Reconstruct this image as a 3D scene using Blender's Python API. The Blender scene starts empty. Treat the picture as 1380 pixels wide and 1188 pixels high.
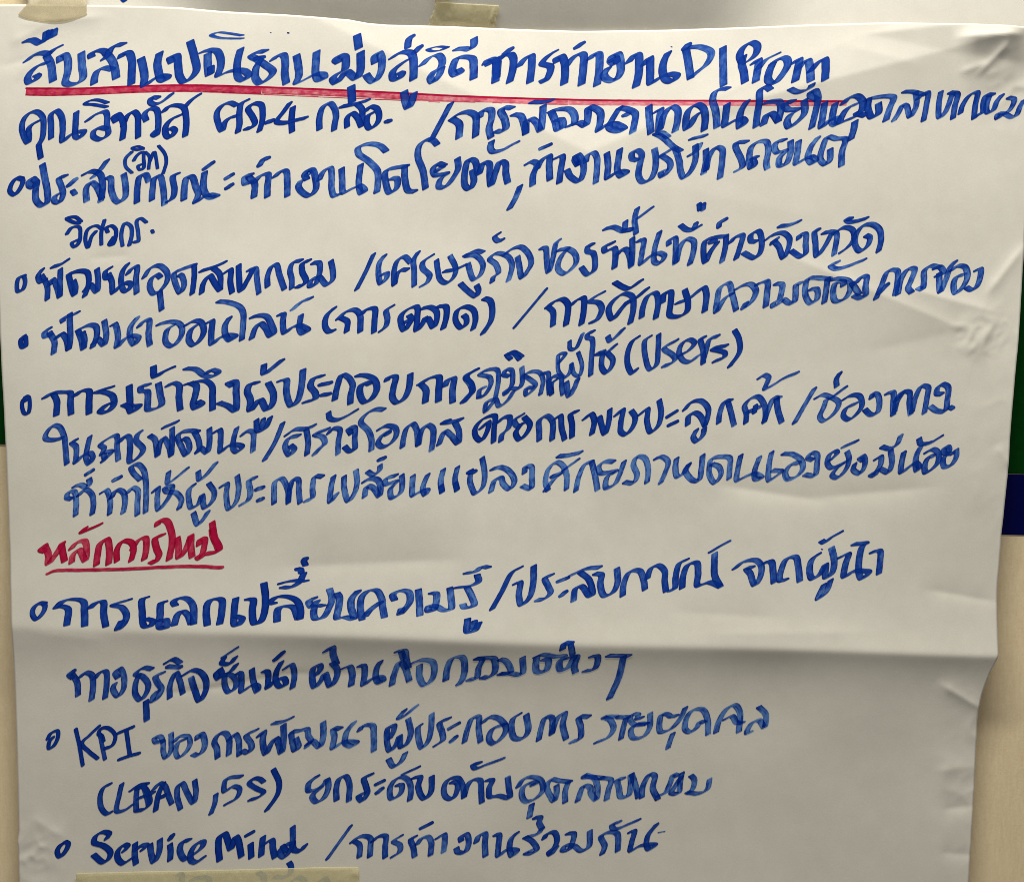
import bpy, math
import numpy as np
from mathutils import Vector

# ---------------------------------------------------------------- camera, world, light
S = 0.0005            # metres for one unit of the sheet drawing (the sheet is about 0.69 m wide)
CX, CY = 690.0, 594.0
DIST = 1.0
scene = bpy.context.scene
col = scene.collection
cam_d = bpy.data.cameras.new("camera")
cam = bpy.data.objects.new("camera", cam_d)
col.objects.link(cam)
cam.location = (0, -DIST, 0)
cam.rotation_euler = (math.radians(90), 0, 0)
cam_d.sensor_width = 36
cam_d.lens = 36 * DIST / (1380 * S)
cam_d.clip_end = 50
cam_d.clip_start = 0.01
scene.camera = cam

world = bpy.data.worlds.new("World")
scene.world = world
world.use_nodes = True
bg = world.node_tree.nodes["Background"]
bg.inputs[0].default_value = (1.0, 0.945, 0.85, 1)
bg.inputs[1].default_value = 0.20

def area_lamp(name, loc, target, size, power, color):
    l = bpy.data.lights.new(name, 'AREA')
    l.shape = 'RECTANGLE'
    l.size, l.size_y = size
    l.energy = power
    l.color = color
    o = bpy.data.objects.new(name, l)
    col.objects.link(o)
    o.location = loc
    o.rotation_euler = (Vector(target) - Vector(loc)).to_track_quat('-Z', 'Y').to_euler()
    return o
area_lamp("ceiling_lamp", (-0.02, -0.53, 1.15), (0.0, 0, 0.0), (1.0, 0.10), 21.0, (1.0, 0.963, 0.865))

scene.view_settings.view_transform = 'Standard'
scene.view_settings.look = 'None'
scene.view_settings.gamma = 1
scene.view_settings.exposure = 0
scene.render.engine = 'CYCLES'
scene.cycles.filter_width = 0.9
scene.cycles.transparent_max_bounces = 48

# ---------------------------------------------------------------- helpers
def tag(o, label=None, cat=None, group=None, kind=None):
    if label: o['label'] = label
    if cat: o['category'] = cat
    if group: o['group'] = group
    if kind: o['kind'] = kind
    return o

def to_world(x, y, h):
    x = np.asarray(x, float); y = np.asarray(y, float); h = np.asarray(h, float)
    return np.stack([(x - CX) * S, -h * S, (CY - y) * S], -1)

def make_mesh(name, verts, faces, mat, parent=None, smooth=True, uv=None, ink=None):
    me = bpy.data.meshes.new(name)
    verts = np.asarray(verts, np.float32)
    me.vertices.add(len(verts))
    me.vertices.foreach_set("co", verts.ravel())
    faces = np.asarray(faces, np.int32)
    n, k = faces.shape
    me.loops.add(n * k)
    me.loops.foreach_set("vertex_index", faces.ravel())
    me.polygons.add(n)
    me.polygons.foreach_set("loop_start", np.arange(0, n * k, k, dtype=np.int32))
    me.update(calc_edges=True)
    me.polygons.foreach_set("use_smooth", np.full(n, smooth))
    if uv is not None:
        a = me.attributes.new("stroke", 'FLOAT_VECTOR', 'POINT')
        a.data.foreach_set("vector", np.asarray(uv, np.float32).ravel())
    if ink is not None:
        a = me.attributes.new("ink", 'FLOAT_VECTOR', 'POINT')
        a.data.foreach_set("vector", np.asarray(ink, np.float32).ravel())
    me.materials.append(mat)
    me.validate()
    o = bpy.data.objects.new(name, me)
    col.objects.link(o)
    if parent is not None:
        o.parent = parent
        o.location = -parent.location
    return o

def value_noise(x, y, scale, seed):
    r = np.random.RandomState(seed)
    g = r.rand(64, 64) * 2 - 1
    X = x / scale + 13.7; Y = y / scale + 7.3
    xi = np.floor(X).astype(int); yi = np.floor(Y).astype(int)
    fx = X - xi; fy = Y - yi
    fx = fx ** 3 * (fx * (fx * 6 - 15) + 10); fy = fy ** 3 * (fy * (fy * 6 - 15) + 10)
    a = g[xi % 64, yi % 64]; b = g[(xi + 1) % 64, yi % 64]
    c = g[xi % 64, (yi + 1) % 64]; d = g[(xi + 1) % 64, (yi + 1) % 64]
    return (a * (1 - fx) + b * fx) * (1 - fy) + (c * (1 - fx) + d * fx) * fy

def sstep(a, b, x):
    t = np.clip((x - a) / (b - a), 0, 1)
    return t * t * (3 - 2 * t)

def fold(x, y, p0, p1, h, wa, wb, soft=2.0):
    """a crease in the paper from p0 to p1: a ridge (h>0) or a valley (h<0); wa / wb how far it fades above / below"""
    p0 = np.array(p0, float); p1 = np.array(p1, float)
    L = np.linalg.norm(p1 - p0); t = (p1 - p0) / L
    n = np.array([-t[1], t[0]])
    if n[1] < 0: n = -n
    rx = x - p0[0]; ry = y - p0[1]
    s = (rx * t[0] + ry * t[1]) / L
    d = rx * n[0] + ry * n[1]
    ad = np.sqrt(d * d + soft * soft) - soft
    prof = np.where(d < 0, np.exp(-ad / wa), np.exp(-ad / wb))
    win = sstep(-0.06, 0.3, s) * (1 - sstep(0.7, 1.06, s))
    return h * prof * win

def crumple(x, y, c, rad, amp, scale, seed):
    m = np.exp(-((x - c[0]) ** 2 / rad[0] ** 2 + (y - c[1]) ** 2 / rad[1] ** 2))
    v = 1 - 2 * np.abs(value_noise(x + 0.5 * y, y - 0.3 * x, scale, seed))
    w = 1 - 2 * np.abs(value_noise(x - 0.4 * y, y + 0.6 * x, scale * 0.55, seed + 1))
    return 0.72 * amp * m * (v + 0.45 * w)

def sheet_height(x, y):
    """relief of the flipchart sheet, towards the viewer, in drawing units"""
    x = np.asarray(x, float); y = np.asarray(y, float)
    H = 5.5 * value_noise(x, y, 330, 3) + 1.6 * value_noise(x, y * 1.3, 140, 8) + 0.10 * value_noise(x, y, 48, 12)
    # the big horizontal fold
    yc = 842 + 0.029 * x + 1.2 * np.sin(x / 95.0)
    A = 6.5 + 9.5 * sstep(60, 520, x) + 1.5 * sstep(900, 1340, x)
    d = y - yc
    soft = 5.0 - 2.0 * sstep(700, 1340, x)
    ad = np.sqrt(d * d + soft * soft) - soft
    H = H + A * np.where(d < 0, np.exp(-ad / 70.0), np.exp(-ad / 46.0) - 0.35 * (1 - np.exp(-ad / 160.0)))
    # facet along the top edge that leans back and catches the light
    def side(p, q, sgn):
        t = np.array([q[0] - p[0], q[1] - p[1]], float); t /= np.linalg.norm(t)
        return sgn * ((x - p[0]) * -t[1] + (y - p[1]) * t[0])
    d1 = side((420, 20), (700, 160), -1)
    d2 = side((1060, 92), (1215, 26), -1)
    d3 = 205 - y
    m = np.minimum(np.minimum(d1, d2), d3)
    m = 0.5 * (m + np.sqrt(m * m + 4))
    H = H - 0.17 * 90 * (1 - np.exp(-m / 90))
    # facet at the right of it that hangs forward and falls into shade
    e1 = side((1135, 62), (1205, 30), 1)
    e2 = side((1100, 30), (1290, 74), -1)
    e3 = side((1270, 71), (1400, 88), -1)
    m = np.minimum(np.minimum(e1, e2), e3)
    m = 0.5 * (m + np.sqrt(m * m + 6))
    H = H + 0.16 * np.minimum(m, 60)
    f1 = side((1065, 92), (1205, 30), 1)
    f2 = side((1060, 150), (1420, 120), -1)
    m = np.minimum(f1, f2)
    m = 0.5 * (m + np.sqrt(m * m + 4))
    H = H + 0.10 * np.minimum(m, 90)
    H = H - 8 * np.exp(-np.clip(x + 12, 0, None) / 45.0)
    # creases
    for a in FOLDS:
        k = 1.3 if a[0][0] > 940 else 1.1
        H = H + k * fold(x, y, *a)
    H = H + crumple(x, y, (1365, 110), (40, 50), 1.3, 34, 21)
    H = H + crumple(x, y, (1322, 448), (40, 26), 1.8, 24, 41)
    H = H + crumple(x, y, (40, 1150), (36, 34), 1.5, 26, 55)
    H = H + crumple(x, y, (1310, 1050), (36, 130), 0.9, 42, 61)
    H = H + crumple(x, y, (1345, 560), (40, 160), 0.7, 46, 67)
    return H

FOLDS = [
    ((1030, 332), (1330, 458), 2.8, 18, 46, 1.0),
    ((1200, 383), (1355, 425), 2.6, 14, 26, 1.0),
    ((1385, 325), (1325, 402), 2.2, 5, 10, 1.5),
    ((1160, 476), (1300, 445), -0.9, 16, 34, 3),
    ((1300, 480), (1332, 442), 1.6, 8, 10, 1.2),
    ((960, 652), (1120, 676), -2.2, 26, 14, 2),
    ((1080, 672), (1270, 655), -2.0, 26, 16, 2),
    ((1340, 600), (1362, 630), 1.2, 10, 8, 1),
    ((1240, 792), (1352, 812), -1.8, 18, 10, 1.5),
    ((940, 852), (1180, 850), 1.2, 14, 20, 2),
    ((1262, 918), (1328, 958), 2.2, 8, 9, 1),
    ((1260, 1040), (1322, 1032), 1.3, 10, 16, 1.5),
    ((1270, 1092), (1320, 1086), -1.5, 14, 8, 1),
    ((1268, 1150), (1316, 1153), -1.3, 14, 8, 1),
    ((1284, 54), (1378, 50), 9, 13, 34, 1.2),
    ((1130, 60), (1250, 92), 1.0, 14, 26, 2),
    ((1312, 106), (1358, 58), 2.0, 4, 6, 0.8),
    ((1290, 100), (1330, 86), 1.4, 5, 6, 0.8),
    ((360, 764), (640, 752), -3.0, 34, 24, 3),
    ((900, 822), (1060, 832), -1.1, 16, 14, 2),
    ((215, 934), (330, 922), -1.0, 3.5, 7, 0.8),
    ((280, 925), (420, 903), -1.0, 4, 8, 0.8),
    ((380, 908), (520, 906), -0.7, 6, 10, 1),
    ((10, 60), (70, 30), 1.6, 10, 12, 1.5),
    ((20, 110), (60, 50), 0.9, 5, 6, 1),
    ((-5, 90), (60, 74), -0.9, 8, 8, 1),
    ((22, 34), (150, 22), 1.6, 10, 8, 2),
    ((120, 350), (180, 344), -0.7, 8, 6, 1),
    ((40, 850), (150, 862), 0.8, 12, 18, 2),
    ((850, 240), (1130, 300), 0.7, 30, 40, 4),
    ((560, 300), (600, 700), 0.9, 60, 50, 6),
    ((40, 1100), (90, 1130), 1.0, 8, 10, 1),
]

WALL_H = -24.0        # how far behind the sheet the wall stands
def upper_height(x, y):
    """relief of the other sheet whose lower end shows above"""
    x = np.asarray(x, float); y = np.asarray(y, float)
    mid = sstep(150, 330, x) * (1 - sstep(930, 1120, x))
    slope = 0.44 * mid - 0.02 * (1 - mid)
    H = -8 - slope * (y - 10) + 0.8 * value_noise(x, y, 90, 71)
    H = H - 3 * sstep(1020, 1180, x) - 0.5 * np.maximum(y - 40, 0)
    H = np.maximum(H, WALL_H + 2.6)
    return H

# ---------------------------------------------------------------- materials
def new_mat(name):
    m = bpy.data.materials.new(name)
    m.use_nodes = True
    nt = m.node_tree
    return m, nt, nt.nodes, nt.links, nt.nodes["Principled BSDF"]

def noise_node(N, scale, detail=4, rough=0.55):
    n = N.new("ShaderNodeTexNoise")
    n.inputs["Scale"].default_value = scale
    n.inputs["Detail"].default_value = detail
    n.inputs["Roughness"].default_value = rough
    return n

def paper_material(name, c1, c2):
    m, nt, N, L, P = new_mat(name)
    geo = N.new("ShaderNodeNewGeometry")
    big = noise_node(N, 9, 3); L.new(geo.outputs["Position"], big.inputs["Vector"])
    fine = noise_node(N, 900, 5, 0.75); L.new(geo.outputs["Position"], fine.inputs["Vector"])
    mid = noise_node(N, 75, 4); L.new(geo.outputs["Position"], mid.inputs["Vector"])
    add = N.new("ShaderNodeMath"); add.operation = 'MULTIPLY_ADD'
    half = N.new("ShaderNodeMath"); half.operation = 'MULTIPLY_ADD'; half.inputs[1].default_value = 0.45; half.inputs[2].default_value = 0.275
    L.new(mid.outputs["Fac"], half.inputs[0])
    L.new(fine.outputs["Fac"], add.inputs[0]); add.inputs[1].default_value = 0.75
    L.new(half.outputs[0], add.inputs[2])
    add2 = N.new("ShaderNodeMath"); add2.operation = 'MULTIPLY_ADD'
    L.new(big.outputs["Fac"], add2.inputs[0]); add2.inputs[1].default_value = 0.6
    L.new(add.outputs[0], add2.inputs[2])
    mr = N.new("ShaderNodeMapRange"); mr.inputs[1].default_value = 0.75; mr.inputs[2].default_value = 1.6
    L.new(add2.outputs[0], mr.inputs[0])
    mix = N.new("ShaderNodeMix"); mix.data_type = 'RGBA'
    L.new(mr.outputs[0], mix.inputs[0])
    mix.inputs[6].default_value = (*c1, 1); mix.inputs[7].default_value = (*c2, 1)
    L.new(mix.outputs[2], P.inputs["Base Color"])
    P.inputs["Roughness"].default_value = 0.62
    P.inputs["Specular IOR Level"].default_value = 0.28
    b1 = N.new("ShaderNodeBump"); b1.inputs["Strength"].default_value = 0.09; b1.inputs["Distance"].default_value = 0.0008
    L.new(fine.outputs["Fac"], b1.inputs["Height"])
    b2 = N.new("ShaderNodeBump"); b2.inputs["Strength"].default_value = 0.02; b2.inputs["Distance"].default_value = 0.003
    L.new(mid.outputs["Fac"], b2.inputs["Height"]); L.new(b1.outputs[0], b2.inputs["Normal"])
    L.new(b2.outputs[0], P.inputs["Normal"])
    return m

def ink_material(name, dark, light, tint):
    """marker ink: dense at the rims and overlaps, thinner and streaky in the middle of a fast stroke"""
    m, nt, N, L, P = new_mat(name)
    st = N.new("ShaderNodeAttribute"); st.attribute_name = "stroke"
    ink = N.new("ShaderNodeAttribute"); ink.attribute_name = "ink"
    sp = N.new("ShaderNodeSeparateXYZ"); L.new(st.outputs["Vector"], sp.inputs[0])
    si = N.new("ShaderNodeSeparateXYZ"); L.new(ink.outputs["Vector"], si.inputs[0])
    cmb = N.new("ShaderNodeCombineXYZ")
    def math_(op, a, b=None, c=None, clamp=False):
        n = N.new("ShaderNodeMath"); n.operation = op; n.use_clamp = clamp
        for i, v in enumerate((a, b, c)):
            if v is None: continue
            if isinstance(v, (int, float)): n.inputs[i].default_value = v
            else: L.new(v, n.inputs[i])
        return n.outputs[0]
    L.new(math_('MULTIPLY', sp.outputs[0], 0.045), cmb.inputs[0])
    L.new(math_('MULTIPLY', sp.outputs[1], 2.6), cmb.inputs[1])
    L.new(math_('MULTIPLY', sp.outputs[2], 7.0), cmb.inputs[2])
    streak = noise_node(N, 1.7, 4, 0.65); L.new(cmb.outputs[0], streak.inputs["Vector"])
    cmb2 = N.new("ShaderNodeCombineXYZ")
    L.new(math_('MULTIPLY', sp.outputs[0], 0.10), cmb2.inputs[0])
    L.new(math_('MULTIPLY', sp.outputs[1], 0.7), cmb2.inputs[1])
    L.new(math_('MULTIPLY', sp.outputs[2], 3.0), cmb2.inputs[2])
    blot = noise_node(N, 1.0, 2); L.new(cmb2.outputs[0], blot.inputs["Vector"])
    av = math_('ABSOLUTE', sp.outputs[1])
    cmb3 = N.new("ShaderNodeCombineXYZ")
    L.new(math_('MULTIPLY', sp.outputs[0], 0.16), cmb3.inputs[0])
    L.new(math_('MULTIPLY', sp.outputs[1], 0.9), cmb3.inputs[1])
    L.new(math_('MULTIPLY', sp.outputs[2], 5.0), cmb3.inputs[2])
    rn = noise_node(N, 1.0, 3); L.new(cmb3.outputs[0], rn.inputs["Vector"])
    rm = N.new("ShaderNodeMapRange"); rm.inputs[1].default_value = 0.36; rm.inputs[2].default_value = 0.64; rm.inputs[3].default_value = 0.12
    L.new(rn.outputs["Fac"], rm.inputs[0])
    rim = math_('MULTIPLY', math_('POWER', av, 2.6), rm.outputs[0])
    mr = N.new("ShaderNodeMapRange"); mr.inputs[1].default_value = 0.36; mr.inputs[2].default_value = 0.66
    L.new(streak.outputs["Fac"], mr.inputs[0])
    mb = N.new("ShaderNodeMapRange"); mb.inputs[1].default_value = 0.38; mb.inputs[2].default_value = 0.62
    L.new(blot.outputs["Fac"], mb.inputs[0])
    core = math_('SUBTRACT', 1.0, rim, clamp=True)
    thin = math_('MULTIPLY', math_('MULTIPLY', mr.outputs[0], si.outputs[1]), core)
    thin2 = math_('MULTIPLY', math_('MULTIPLY', mb.outputs[0], core), math_('MULTIPLY_ADD', si.outputs[1], 0.75, 0.09))
    wash = math_('ADD', thin, thin2, clamp=True)          # 0 dense .. 1 thin
    dens = math_('SUBTRACT', si.outputs[0], wash, clamp=True)
    colr = N.new("ShaderNodeMix"); colr.data_type = 'RGBA'
    cf = N.new("ShaderNodeMapRange"); cf.inputs[1].default_value = 0.55; cf.inputs[2].default_value = 1.0
    L.new(dens, cf.inputs[0])
    L.new(math_('MULTIPLY_ADD', rim, 0.75, math_('MULTIPLY', cf.outputs[0], 0.5), clamp=True), colr.inputs[0])
    colr.inputs[6].default_value = (*light, 1); colr.inputs[7].default_value = (*dark, 1)
    L.new(colr.outputs[2], P.inputs["Base Color"])
    P.inputs["Roughness"].default_value = 0.5
    P.inputs["Specular IOR Level"].default_value = 0.04
    tr = N.new("ShaderNodeBsdfTransparent"); tr.inputs[0].default_value = (*tint, 1)
    sh = N.new("ShaderNodeMixShader")
    fac = math_('ADD', math_('MULTIPLY', dens, 0.95), math_('MULTIPLY', si.outputs[2], 1.0), clamp=True)
    L.new(fac, sh.inputs[0]); L.new(tr.outputs[0], sh.inputs[1]); L.new(P.outputs[0], sh.inputs[2])
    L.new(sh.outputs[0], N["Material Output"].inputs["Surface"])
    return m

def tape_material(name, color, through, opacity):
    m, nt, N, L, P = new_mat(name)
    geo = N.new("ShaderNodeNewGeometry")
    n = noise_node(N, 160, 5, 0.65); L.new(geo.outputs["Position"], n.inputs["Vector"])
    cr = N.new("ShaderNodeMix"); cr.data_type = 'RGBA'
    L.new(n.outputs["Fac"], cr.inputs[0])
    cr.inputs[6].default_value = (*[c * 0.86 for c in color], 1); cr.inputs[7].default_value = (*[min(1, c * 1.12) for c in color], 1)
    L.new(cr.outputs[2], P.inputs["Base Color"])
    P.inputs["Roughness"].default_value = 0.45
    b = N.new("ShaderNodeBump"); b.inputs["Strength"].default_value = 0.35; b.inputs["Distance"].default_value = 0.0006
    sc = N.new("ShaderNodeVectorMath"); sc.operation = 'MULTIPLY'; sc.inputs[1].default_value = (900, 200, 260)
    L.new(geo.outputs["Position"], sc.inputs[0])
    cn = noise_node(N, 1.0, 3); L.new(sc.outputs[0], cn.inputs["Vector"])
    L.new(cn.outputs["Fac"], b.inputs["Height"]); L.new(b.outputs[0], P.inputs["Normal"])
    tr = N.new("ShaderNodeBsdfTransparent"); tr.inputs[0].default_value = (*through, 1)
    sh = N.new("ShaderNodeMixShader"); sh.inputs[0].default_value = opacity
    L.new(tr.outputs[0], sh.inputs[1]); L.new(P.outputs[0], sh.inputs[2])
    L.new(sh.outputs[0], N["Material Output"].inputs["Surface"])
    return m

def wall_material():
    m, nt, N, L, P = new_mat("cream_wall_laminate")
    geo = N.new("ShaderNodeNewGeometry")
    sc = N.new("ShaderNodeVectorMath"); sc.operation = 'MULTIPLY'; sc.inputs[1].default_value = (480, 60, 90)
    L.new(geo.outputs["Position"], sc.inputs[0])
    g = noise_node(N, 1.0, 4, 0.6); L.new(sc.outputs[0], g.inputs["Vector"])
    f = noise_node(N, 700, 3, 0.6); L.new(geo.outputs["Position"], f.inputs["Vector"])
    ad = N.new("ShaderNodeMath"); ad.operation = 'MULTIPLY_ADD'; ad.inputs[1].default_value = 0.5
    L.new(f.outputs["Fac"], ad.inputs[0]); L.new(g.outputs["Fac"], ad.inputs[2])
    mr = N.new("ShaderNodeMapRange"); mr.inputs[1].default_value = 0.5; mr.inputs[2].default_value = 1.0
    L.new(ad.outputs[0], mr.inputs[0])
    mix = N.new("ShaderNodeMix"); mix.data_type = 'RGBA'; L.new(mr.outputs[0], mix.inputs[0])
    mix.inputs[6].default_value = (0.81, 0.655, 0.42, 1); mix.inputs[7].default_value = (0.90, 0.755, 0.51, 1)
    L.new(mix.outputs[2], P.inputs["Base Color"])
    P.inputs["Roughness"].default_value = 0.42
    b = N.new("ShaderNodeBump"); b.inputs["Strength"].default_value = 0.30; b.inputs["Distance"].default_value = 0.0008
    L.new(ad.outputs[0], b.inputs["Height"]); L.new(b.outputs[0], P.inputs["Normal"])
    return m

def board_material(name, c):
    m, nt, N, L, P = new_mat(name)
    geo = N.new("ShaderNodeNewGeometry")
    n = noise_node(N, 300, 4, 0.6); L.new(geo.outputs["Position"], n.inputs["Vector"])
    mix = N.new("ShaderNodeMix"); mix.data_type = 'RGBA'; L.new(n.outputs["Fac"], mix.inputs[0])
    mix.inputs[6].default_value = (*[v * 0.7 for v in c], 1); mix.inputs[7].default_value = (*[v * 1.3 for v in c], 1)
    L.new(mix.outputs[2], P.inputs["Base Color"])
    P.inputs["Roughness"].default_value = 0.55
    P.inputs["Specular IOR Level"].default_value = 0.05
    return m

MAT_PAPER = paper_material("white_flipchart_paper", (0.68, 0.655, 0.59), (0.85, 0.825, 0.757))
MAT_BLUE = ink_material("blue_marker_ink", (0.0010, 0.003, 0.14), (0.006, 0.066, 0.48), (0.38, 0.58, 0.95))
MAT_RED = ink_material("red_marker_ink", (0.22, 0.001, 0.010), (0.68, 0.010, 0.095), (1.0, 0.66, 0.74))
MAT_TAPE = tape_material("masking_tape_paper", (0.98, 0.93, 0.70), (0.97, 0.92, 0.74), 0.42)
MAT_TAPE_PALE = tape_material("pale_masking_tape_paper", (0.64, 0.595, 0.46), (0.95, 0.92, 0.84), 0.30)
MAT_WALL = wall_material()
MAT_GREEN = board_material("dark_green_board_coat", (0.0006, 0.040, 0.004))
MAT_NAVY = board_material("navy_board_coat", (0.001, 0.002, 0.065))

# ---------------------------------------------------------------- wall and the boards on it
def slab(name, quad, back, front, mat, bevel=0.0006):
    """a flat board: quad = four drawing points clockwise from top left"""
    q = np.array(quad, float)
    v = np.concatenate([to_world(q[:, 0], q[:, 1], np.full(4, front)), to_world(q[:, 0], q[:, 1], np.full(4, back))])
    f = [(3, 2, 1, 0), (4, 5, 6, 7), (0, 1, 5, 4), (1, 2, 6, 5), (2, 3, 7, 6), (3, 0, 4, 7)]
    o = make_mesh(name, v, f, mat, smooth=False)
    bm = o.modifiers.new("bevel", 'BEVEL'); bm.width = bevel; bm.segments = 2
    return o
wall = slab("wall", [(-1500, -1500), (2900, -1500), (2900, 2800), (-1500, 2800)], WALL_H - 200, WALL_H, MAT_WALL)
tag(wall, kind='structure')
gb = slab("green_board", [(-500, 14), (1900, 40), (1900, 654), (-500, 584)], WALL_H + 0.2, WALL_H + 2, MAT_GREEN)
tag(gb, "dark green board on the cream wall, seen in slivers beside the sheet", "board")
nb = slab("navy_board", [(1100, 631.5), (1900, 655), (1900, 737), (1100, 714)], WALL_H + 0.2, WALL_H + 1.2, MAT_NAVY)
tag(nb, "navy blue board strip below the green board at the right of the sheet", "board")

# ---------------------------------------------------------------- the sheets
def interp(pts, t):
    p = np.array(pts, float)
    return np.interp(t, p[:, 0], p[:, 1])
TOP = [(-60, 4), (0, 5), (35, 6), (100, 7), (240, 10), (300, 15), (385, 19), (470, 25), (495, 29.5), (520, 31.5), (600, 33), (700, 37),
       (780, 39), (900, 38), (1000, 35), (1100, 32), (1200, 30.5), (1280, 34), (1380, 40), (1430, 43)]
LEFT = [(-20, -16), (0, -15), (350, -4), (450, 0), (597, 8), (750, 13.5), (850, 17.5), (900, 19), (1030, 22.2), (1120, 24.2), (1135, 22), (1150, 23.6), (1188, 24), (1300, 28)]
RIGHT = [(-20, 1402), (0, 1400), (335, 1380), (450, 1372), (550, 1362.5), (640, 1356.5), (720, 1349), (760, 1346), (800, 1342.5), (881, 1341),
         (890, 1338), (905, 1332), (935, 1323), (955, 1319), (1000, 1317), (1060, 1315), (1150, 1309), (1188, 1307), (1300, 1298)]

def grid_faces(nx, ny):
    i = np.arange(nx - 1)[None, :] + nx * np.arange(ny - 1)[:, None]
    i = i.ravel()
    return np.stack([i, i + nx, i + nx + 1, i + 1], -1)

def build_paper(name, parent, nx, ny, y_end):
    u = np.linspace(0, 1, nx)[None, :].repeat(ny, 0)
    v = np.linspace(0, 1, ny)[:, None].repeat(nx, 1)
    y = v * y_end
    x = interp(LEFT, y) * (1 - u) + interp(RIGHT, y) * u
    for _ in range(3):
        t = interp(TOP, x)
        y = t + v * (y_end - t)
        x = interp(LEFT, y) * (1 - u) + interp(RIGHT, y) * u
    # faint unevenness of the cut edges
    x = x + 0.35 * value_noise(y, y * 0 + 3, 21, 5) * (np.abs(u - 0.5) * 2) ** 20
    h = sheet_height(x, y)
    o = make_mesh(name, to_world(x.ravel(), y.ravel(), h.ravel()), grid_faces(nx, ny), MAT_PAPER, parent)
    so = o.modifiers.new("thickness", 'SOLIDIFY'); so.thickness = 0.00028; so.offset = -1
    return o

sheet = bpy.data.objects.new("flipchart_sheet", None)
col.objects.link(sheet)
sheet.location = (0, 0, (CY - 1290) * S)
tag(sheet, "white flipchart sheet covered in blue and red Thai handwriting, taped on the wall", "flipchart sheet")
build_paper("paper", sheet, 500, 440, 1290)

def build_upper():
    nx, ny = 300, 50
    u = np.linspace(0, 1, nx)[None, :].repeat(ny, 0)
    v = np.linspace(0, 1, ny)[:, None].repeat(nx, 1)
    y = -240 + v * 310
    x = (36 + (y - 6) * 0.25) * (1 - u) + 1460 * u
    e = bpy.data.objects.new("upper_flipchart_sheet", None)
    col.objects.link(e); e.location = (0, 0.01, (CY + 240) * S)
    tag(e, "white flipchart sheet whose shaded lower end shows along the top edge", "flipchart sheet")
    o = make_mesh("paper", to_world(x.ravel(), y.ravel(), upper_height(x, y).ravel()), grid_faces(nx, ny), MAT_PAPER, e)
    so = o.modifiers.new("thickness", 'SOLIDIFY'); so.thickness = 0.00028; so.offset = -1
    return e
upper = build_upper()

# ---------------------------------------------------------------- handwriting
def spline(P, step=0.9):
    """centripetal Catmull-Rom through the points"""
    P = [np.array(p, float) for p in P]
    if len(P) == 1: P = [P[0], P[0] + np.array([0.4, 0.2])]
    Q = [P[0] * 2 - P[1]] + P + [P[-1] * 2 - P[-2]]
    out = []
    for i in range(1, len(Q) - 2):
        p0, p1, p2, p3 = Q[i - 1:i + 3]
        t0 = 0.0
        t1 = t0 + max(np.linalg.norm(p1 - p0), 1e-3) ** 0.5
        t2 = t1 + max(np.linalg.norm(p2 - p1), 1e-3) ** 0.5
        t3 = t2 + max(np.linalg.norm(p3 - p2), 1e-3) ** 0.5
        n = max(2, int(np.linalg.norm(p2 - p1) / step))
        for k in range(n):
            t = t1 + (t2 - t1) * k / n
            A1 = (t1 - t) / (t1 - t0) * p0 + (t - t0) / (t1 - t0) * p1
            A2 = (t2 - t) / (t2 - t1) * p1 + (t - t1) / (t2 - t1) * p2
            A3 = (t3 - t) / (t3 - t2) * p2 + (t - t2) / (t3 - t2) * p3
            B1 = (t2 - t) / (t2 - t0) * A1 + (t - t0) / (t2 - t0) * A2
            B2 = (t3 - t) / (t3 - t1) * A2 + (t - t1) / (t3 - t1) * A3
            out.append((t2 - t) / (t2 - t1) * B1 + (t - t1) / (t2 - t1) * B2)
    out.append(P[-1])
    return np.array(out)

NV = 7
VS = np.linspace(-1, 1, NV)
rng = np.random.RandomState(11)
stroke_no = 0
N_RED = 14          # the strokes of the long red line, drawn before everything else

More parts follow.
